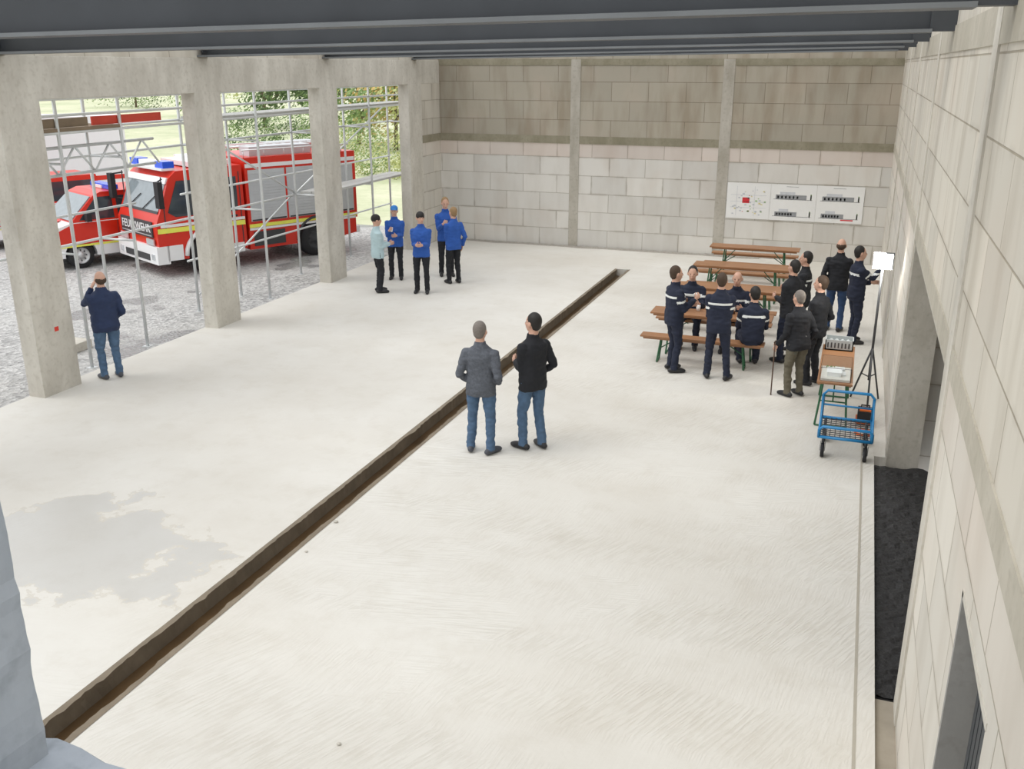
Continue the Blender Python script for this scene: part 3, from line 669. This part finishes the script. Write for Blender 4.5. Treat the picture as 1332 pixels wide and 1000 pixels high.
ARMS={'hang':(.245,.03,.875),'pocket':(.205,.115,.945),'front':(.06,.27,1.10),'mouth':(.05,.215,1.46),'cup':(.10,.30,1.22),'tableL':(.16,.40,.80)}
def person(name,x,y,face,h,jk,pt,shoe,hair,L='hang',R='hang',style='short',hyaw=0,hpit=0,lean=0,seat=False,wd=1.,belly=0.,feet=None,stripe=False,hatmat=None,vox=.0115,Lw=None,Rw=None):
    s=h/1.75; G=MB()
    for i in range(5): G.mi(i)
    P0=Vector((0,0,.94 if not seat else .565)); la=math.radians(lean)
    D=Vector((0,math.sin(la),math.cos(la))); FY=Vector((0,math.cos(la),-math.sin(la))); X=Vector((1,0,0))
    def tp(dx,dy,dt): return P0+X*dx+FY*dy+D*dt
    ww=wd
    base=[(-.06,.178,.130,0)] if seat else [(-.135,.178,.124,.004),(-.12,.182,.130,.004),(-.06,.182,.134,.0)]
    rl=base+[(.03,.178,.134,.0),(.13,.172,.128,.005),(.26,.180,.132,.008),(.36,.188,.130,.0),(.42,.178,.114,-.006),(.465,.145,.095,-.010),(.50,.100,.078,-.012),(.53,.074,.068,-.008),(.572,.066,.066,.002)]
    G.rings([(tp(0,o+belly*(.5 if .0<=t<.3 else .0),t),X*rx*ww,FY*(ry*ww+belly*(.6 if -.07<=t<.3 else .15))) for t,rx,ry,o in rl],0,24)
    G.rings([(tp(0,0,t),X*rx*ww,FY*ry*ww) for t,rx,ry in ((-.13,.12,.10),(-.08,.160,.112),(0,.155,.112),(.08,.145,.10))],1,20)
    if feet is None: feet=[(-.115,.03,6),(.115,-.01,-8)] if not seat else [(-.13,.40,5),(.13,.42,-5)]
    for sd,(fx,fy,fa) in zip((-1,1),feet):
        hip=P0+Vector((sd*.088*ww,0,-.03)); an=Vector((fx,fy,.09))
        l1,l2=(.415,.412) if not seat else (.435,.425)
        kn,an=ik(hip,an,l1,l2,(sd*.10,1,.0) if not seat else (sd*.1,.5,1))
        G.tube([hip,hip.lerp(kn,.35),kn.lerp(hip,.12),kn,kn.lerp(an,.3),an.lerp(kn,.12),an+Vector((0,0,-.03))],[.094*ww,.087*ww,.068*ww,.064,.064,.057,.060],1,14)
        G.ell(hip,(.092*ww,.1*ww,.1),1)
        G.ell(kn,(.064,.064,.07),1)
        Rm=Matrix.Rotation(math.radians(fa),3,'Z'); b=Vector((an.x,an.y,0))
        pts=[(0,-.065,.048),(0,0,.05),(0,.07,.046),(0,.13,.036),(0,.175,.030)]; rd=[.040,.046,.047,.045,.034]
        G.tube([b+Rm@Vector(p) for p in pts],rd,2,12,round_=True)
        G.tube([b+Vector((0,0,.04)),b+Vector((0,0,.11))],[.045,.042],2,12)
    hands=[]; arms=[]
    for sd,mode,wt in ((-1,L,Lw),(1,R,Rw)):
        sh=tp(sd*.166*ww,-.008,.420)
        if wt is not None:
            v=Vector(wt)-Vector((x,y,0)); v.rotate(Quaternion((0,0,1),-math.radians(face))); wr=v/s
        else:
            a=ARMS[mode] if isinstance(mode,str) else mode
            wr=Vector((a[0]*sd,a[1]+belly*.6,a[2])) 
            if seat and mode!='tableL': wr.z-=.38
        pole={'pocket':(sd*.35,-1,0),'mouth':(sd*.6,.1,-1)}.get(mode if isinstance(mode,str) else '',(sd*.30,-.8,-.8))
        el,wr=ik(sh,wr,.295,.265,pole)
        arms.append((sh,el))
        G.ell(sh,(.064*ww,.072*ww,.060),0)
        G.tube([sh,sh.lerp(el,.4),el,el.lerp(wr,.35),wr.lerp(el,.08),wr],[.065*ww,.062*ww,.054,.053,.044,.044],0,12)
        G.ell(el,(.054,.054,.054),0)
        if mode!='pocket': hands.append((sd,el,wr,mode)); G.tube([wr.lerp(el,.2),wr+(wr-el).normalized()*.03],[.028,.026],3,10)
    hc=tp(0,0,.60); HR=Matrix.Rotation(math.radians(hyaw),3,'Z')@Matrix.Rotation(math.radians(hpit)-la*.6,3,'X'); K=1.06
    def hp(a,b,c_): return hc+HR@Vector((a*K,b*K,c_*K))
    def hr(a,b,c_): return (a*K,b*K,c_*K)
    G.tube([tp(0,-.012,.50),hp(0,-.008,.04)],[.060,.056],3,14)
    G.ell(hp(0,-.004,.110),hr(.074,.092,.104),3,R=HR,seg=20,rings=14)
    G.ell(hp(0,.030,.050),hr(.056,.060,.066),3,R=HR,seg=16,rings=12)
    G.ell(hp(0,.060,.012),hr(.026,.026,.022),3,R=HR)
    G.ell(hp(0,.074,.125),hr(.048,.014,.012),3,R=HR)
    for sd in (-1,1): G.ell(hp(sd*.036,.064,.075),hr(.022,.020,.022),3,R=HR)
    G.tube([hp(0,.086,.112),hp(0,.108,.076)],[.010,.016],3,8,round_=True)
    G.ell(hp(0,.090,.040),hr(.026,.010,.013),3,R=HR)
    for sd in (-1,1): G.ell(hp(sd*.080,-.006,.09),hr(.012,.021,.032),3,R=HR)
    if style=='short': G.ell(hp(0,-.020,.128),hr(.081,.092,.102),4,R=HR,seg=20,rings=14); G.ell(hp(0,-.045,.075),hr(.068,.056,.06),4,R=HR)
    elif style=='bald': G.ell(hp(0,-.034,.088),hr(.082,.072,.062),4,R=HR,seg=18,rings=12)
    elif style=='cap': G.ell(hp(0,-.022,.10),hr(.080,.086,.085),4,R=HR)
    elif style=='beanie': G.ell(hp(0,-.012,.140),hr(.086,.104,.094),4,R=HR,seg=20,rings=14)
    if style=='cap':
        G.mi(5); G.ell(hp(0,-.006,.155),hr(.086,.104,.074),5,R=HR,seg=20,rings=12); G.ell(hp(0,.105,.145),hr(.062,.060,.012),5,R=HR)
    for i,v in enumerate(G.v):
        v=v*s
        if v.z<0: v.z=0.
        G.v[i]=v
    me=G.mesh('tmp'); to=bpy.data.objects.new('tmp',me); COL.objects.link(to)
    md=to.modifiers.new('r','REMESH'); md.mode='VOXEL'; md.voxel_size=vox; md.use_smooth_shade=True
    sm=to.modifiers.new('s','SMOOTH'); sm.factor=.5; sm.iterations=2
    dg=bpy.context.evaluated_depsgraph_get(); me2=bpy.data.meshes.new_from_object(to.evaluated_get(dg))
    bpy.data.objects.remove(to)
    trees={}
    for k in set(G.m):
        trees[k]=BVHTree.FromPolygons([tuple(v) for v in G.v],[f for f,mm in zip(G.f,G.m) if mm==k])
    seed=random.uniform(0,50)
    me2.materials.clear()
    for mt in (jk,pt,shoe,SK,hair,hatmat or jk,STR,EYE,LIP): me2.materials.append(mt)
    idx=[]
    for p in me2.polygons:
        c_=p.center; best=None;bd=9
        for k,t in trees.items():
            r_=t.find_nearest(c_,.12)
            if r_[0] is not None and r_[3]<bd-.0005: bd=r_[3];best=k
        best=best if best is not None else 0
        if best==0 and stripe:
            q=c_/s-P0; t_=q.dot(D); done=False
            for sh,el in arms:
                ax=el-sh; tt=(c_/s-sh).dot(ax)/ax.length_squared; dd=((c_/s)-(sh+ax*tt)).length
                if .42<tt<.55 and dd<.088 and abs((c_/s).x)>.15*wd: best=6; done=True
            if not done and .325<t_<.365 and abs(q.x)<.175*wd: best=6
        idx.append(best)
    nrm=[v.normal.copy() for v in me2.vertices]
    lab=[0]*len(me2.vertices)
    for p,k in zip(me2.polygons,idx):
        p.material_index=k; p.use_smooth=True
        for vi in p.vertices: lab[vi]=k
    for v,n_,k in zip(me2.vertices,nrm,lab):
        if k in (0,6,1) and v.co.z>.12*s:
            q=v.co*13+Vector((seed,0,0)); q2=Vector((v.co.x*9,v.co.y*9,v.co.z*24+seed))
            v.co+=n_*(.008*noise.noise(q)+.010*noise.noise(q2))
    A=MB(); 
    for i in range(10): A.mi(i)
    me2.materials.append(PAP)
    for sd in (-1,1): A.ell(hp(sd*.029,.080,.103),(.012,.008,.006),7,R=HR,seg=8,rings=6)
    A.ell(hp(0,.097,.038),(.022,.006,.005),8,R=HR,seg=8,rings=6)
    for sd,el,wr,mode in hands:
        f_=(wr-el).normalized()
        if mode in('hang',): f_=(f_+Vector((0,.12,-.5))).normalized()
        n_=Vector((-sd,0,0)); n_=(n_-f_*n_.dot(f_)); n_.normalize()
        t_=f_.cross(n_); 
        if t_.dot(Vector((0,1,.8)))<0: t_=-t_
        Rm=Matrix((t_,n_,f_)).transposed()
        pc=wr+f_*.065
        A.ell(pc,(.040,.017,.058),3,R=Rm,seg=12,rings=8)
        for i,(off,ln) in enumerate(((.030,.070),(.010,.078),(-.010,.072),(-.029,.058))):
            b=wr+f_*.100+t_*off; cu=.55 if mode in('hang','reach') else 1.15
            p1=b+(f_*math.cos(cu*.35)+n_*math.sin(cu*.35))*ln*.45; p2=p1+(f_*math.cos(cu*.95)+n_*math.sin(cu*.95))*ln*.32; p3=p2+(f_*math.cos(cu*1.5)+n_*math.sin(cu*1.5))*ln*.25
            A.tube([b-f_*.02,b,p1,p2,p3],[.0095,.0096,.009,.0085,.0074],3,8,round_=True)
        b=wr+f_*.04+t_*.030; p1=b+(f_*.55+t_*.75+n_*.25).normalized()*.036; p2=p1+(f_*.9+t_*.3+n_*.3).normalized()*.028
        A.tube([b-t_*.012,b,p1,p2],[.012,.0115,.0098,.008],3,8,round_=True)
        if mode=='cup':
            cc=wr+f_*.085+n_*.042
            A.tube([cc-t_*.05,cc+t_*.05],[.026,.034],9,12)
    A.v=[v*s for v in A.v]
    bm=bmesh.new(); bm.from_mesh(me2); am=A.mesh('a'); bm.from_mesh(am)
    bm.to_mesh(me2); bm.free(); me2.name=name
    for p in me2.polygons: p.use_smooth=True
    o=bpy.data.objects.new(name,me2); COL.objects.link(o); o.location=(x,y,0); o.rotation_euler=(0,0,math.radians(face))
    return o
t0=time.time()
person('man_in_navy_jacket',-11.03,11.62,66,1.74,NAVY2,JEAN,SHO2,HBR,L='mouth',R='pocket',style='bald',wd=1.16,belly=.04,hpit=8)
person('man_in_light_jacket',-9.82,18.6,-45,1.70,LIGHTJ,BLACK,SHO,HDK,L='front',R='front',style='beanie',wd=1.02)
person('helper_in_blue_jacket',-10.08,20.0,200,1.70,BLUEJ,BLACK,SHO,HBR,L='front',R='cup',style='cap',hatmat=M('cap_blue',(.03,.22,.60)),wd=1.05)
person('helper_in_blue_jacket',-8.9,18.9,196,1.76,BLUEJ,BLACK,SHO,HDK,L='front',R='front',style='beanie',wd=1.04,hyaw=25)
person('helper_in_blue_jacket',-9.12,20.75,212,1.84,BLUEJ,BLACK,SHO,HBL,L='pocket',R='cup',wd=1.05,hpit=-8)
person('helper_in_blue_jacket',-8.6,20.0,50,1.74,BLUEJ,BLACK,SHO,HBL,L='front',R='hang',wd=1.04,hyaw=10)
person('man_in_grey_jacket',-4.27,10.72,6,1.75,GREYJ,JEAN,SHO2,HGR,L='pocket',R='pocket',wd=1.06,feet=[(-.15,.02,12),(.13,-.03,-28)],vox=.0105,hyaw=-8)
person('man_in_black_jacket',-3.69,11.08,58,1.82,BLACK,JEAN,SHO,HDK,L='front',R='pocket',wd=1.04,feet=[(-.11,.05,10),(.11,-.06,-12)],vox=.0105,hyaw=12)
person('firefighter_in_navy_uniform',-2.6,15.05,-55,1.74,NAVY,NAVY,SHO,HBR,L='front',R='cup',stripe=True,wd=1.06)
person('firefighter_in_navy_uniform',-1.85,14.85,8,1.72,NAVY,NAVY,SHO,HBR,L='front',R='front',stripe=True,wd=1.08,feet=[(-.14,.05,10),(.18,-.02,-25)])
person('firefighter_in_navy_uniform',-1.38,15.52,12,1.76,NAVY,NAVY,SHO,HDK,L='tableL',R='tableL',seat=True,stripe=True,wd=1.06,lean=8,hyaw=15)
person('firefighter_in_navy_uniform',-2.62,16.88,185,1.78,NAVY,NAVY,SHO,HDK,L='tableL',R='tableL',seat=True,stripe=True,wd=1.06,lean=5)
person('firefighter_in_navy_uniform',-1.82,16.88,178,1.74,NAVY,NAVY,SHO,HBR,L='tableL',R='tableL',seat=True,stripe=True,wd=1.08,lean=8,style='bald')
person('firefighter_in_black_uniform',-.86,16.2,55,1.74,BLACK,NAVY,SHO,HDK,L='front',R='hang',wd=1.05)
person('firefighter_in_black_uniform',-.72,17.05,85,1.74,BLACK,NAVY,SHO,HDK,L='front',R='front',wd=1.05,stripe=True)
person('elderly_man_with_walking_stick',-.60,14.42,48,1.62,BLACK,OLIV,SHO,HGR,R='hang',Lw=(-.90,14.40,.80),lean=7,wd=1.12,belly=.03)
person('man_in_black_coat',-.38,15.1,65,1.73,BLACK,BLACK,SHO,HBR,L='front',R='pocket',wd=1.05,hyaw=10)
person('visitor_in_black_jacket',-.18,18.6,-10,1.74,BLACK,JEAND,SHO,HBR,L='pocket',R='front',wd=1.08,style='bald')
person('firefighter_in_navy_uniform',.16,17.85,-68,1.75,NAVY,NAVY,SHO,HDK,L='front',R=(.02,.42,1.38),wd=1.05,stripe=True)
CW=M('cane_wood',(.08,.04,.02),.4)
m=MB(); m.tube([(-.93,14.36,.0),(-.93,14.36,.03),(-.935,14.37,.80)],[.012,.010,.010],CW,8); m.tube([(-.935,14.37,.80),(-.94,14.34,.84),(-.93,14.44,.84)],.012,CW,8); m.obj('walking_stick')
print('people',time.time()-t0)
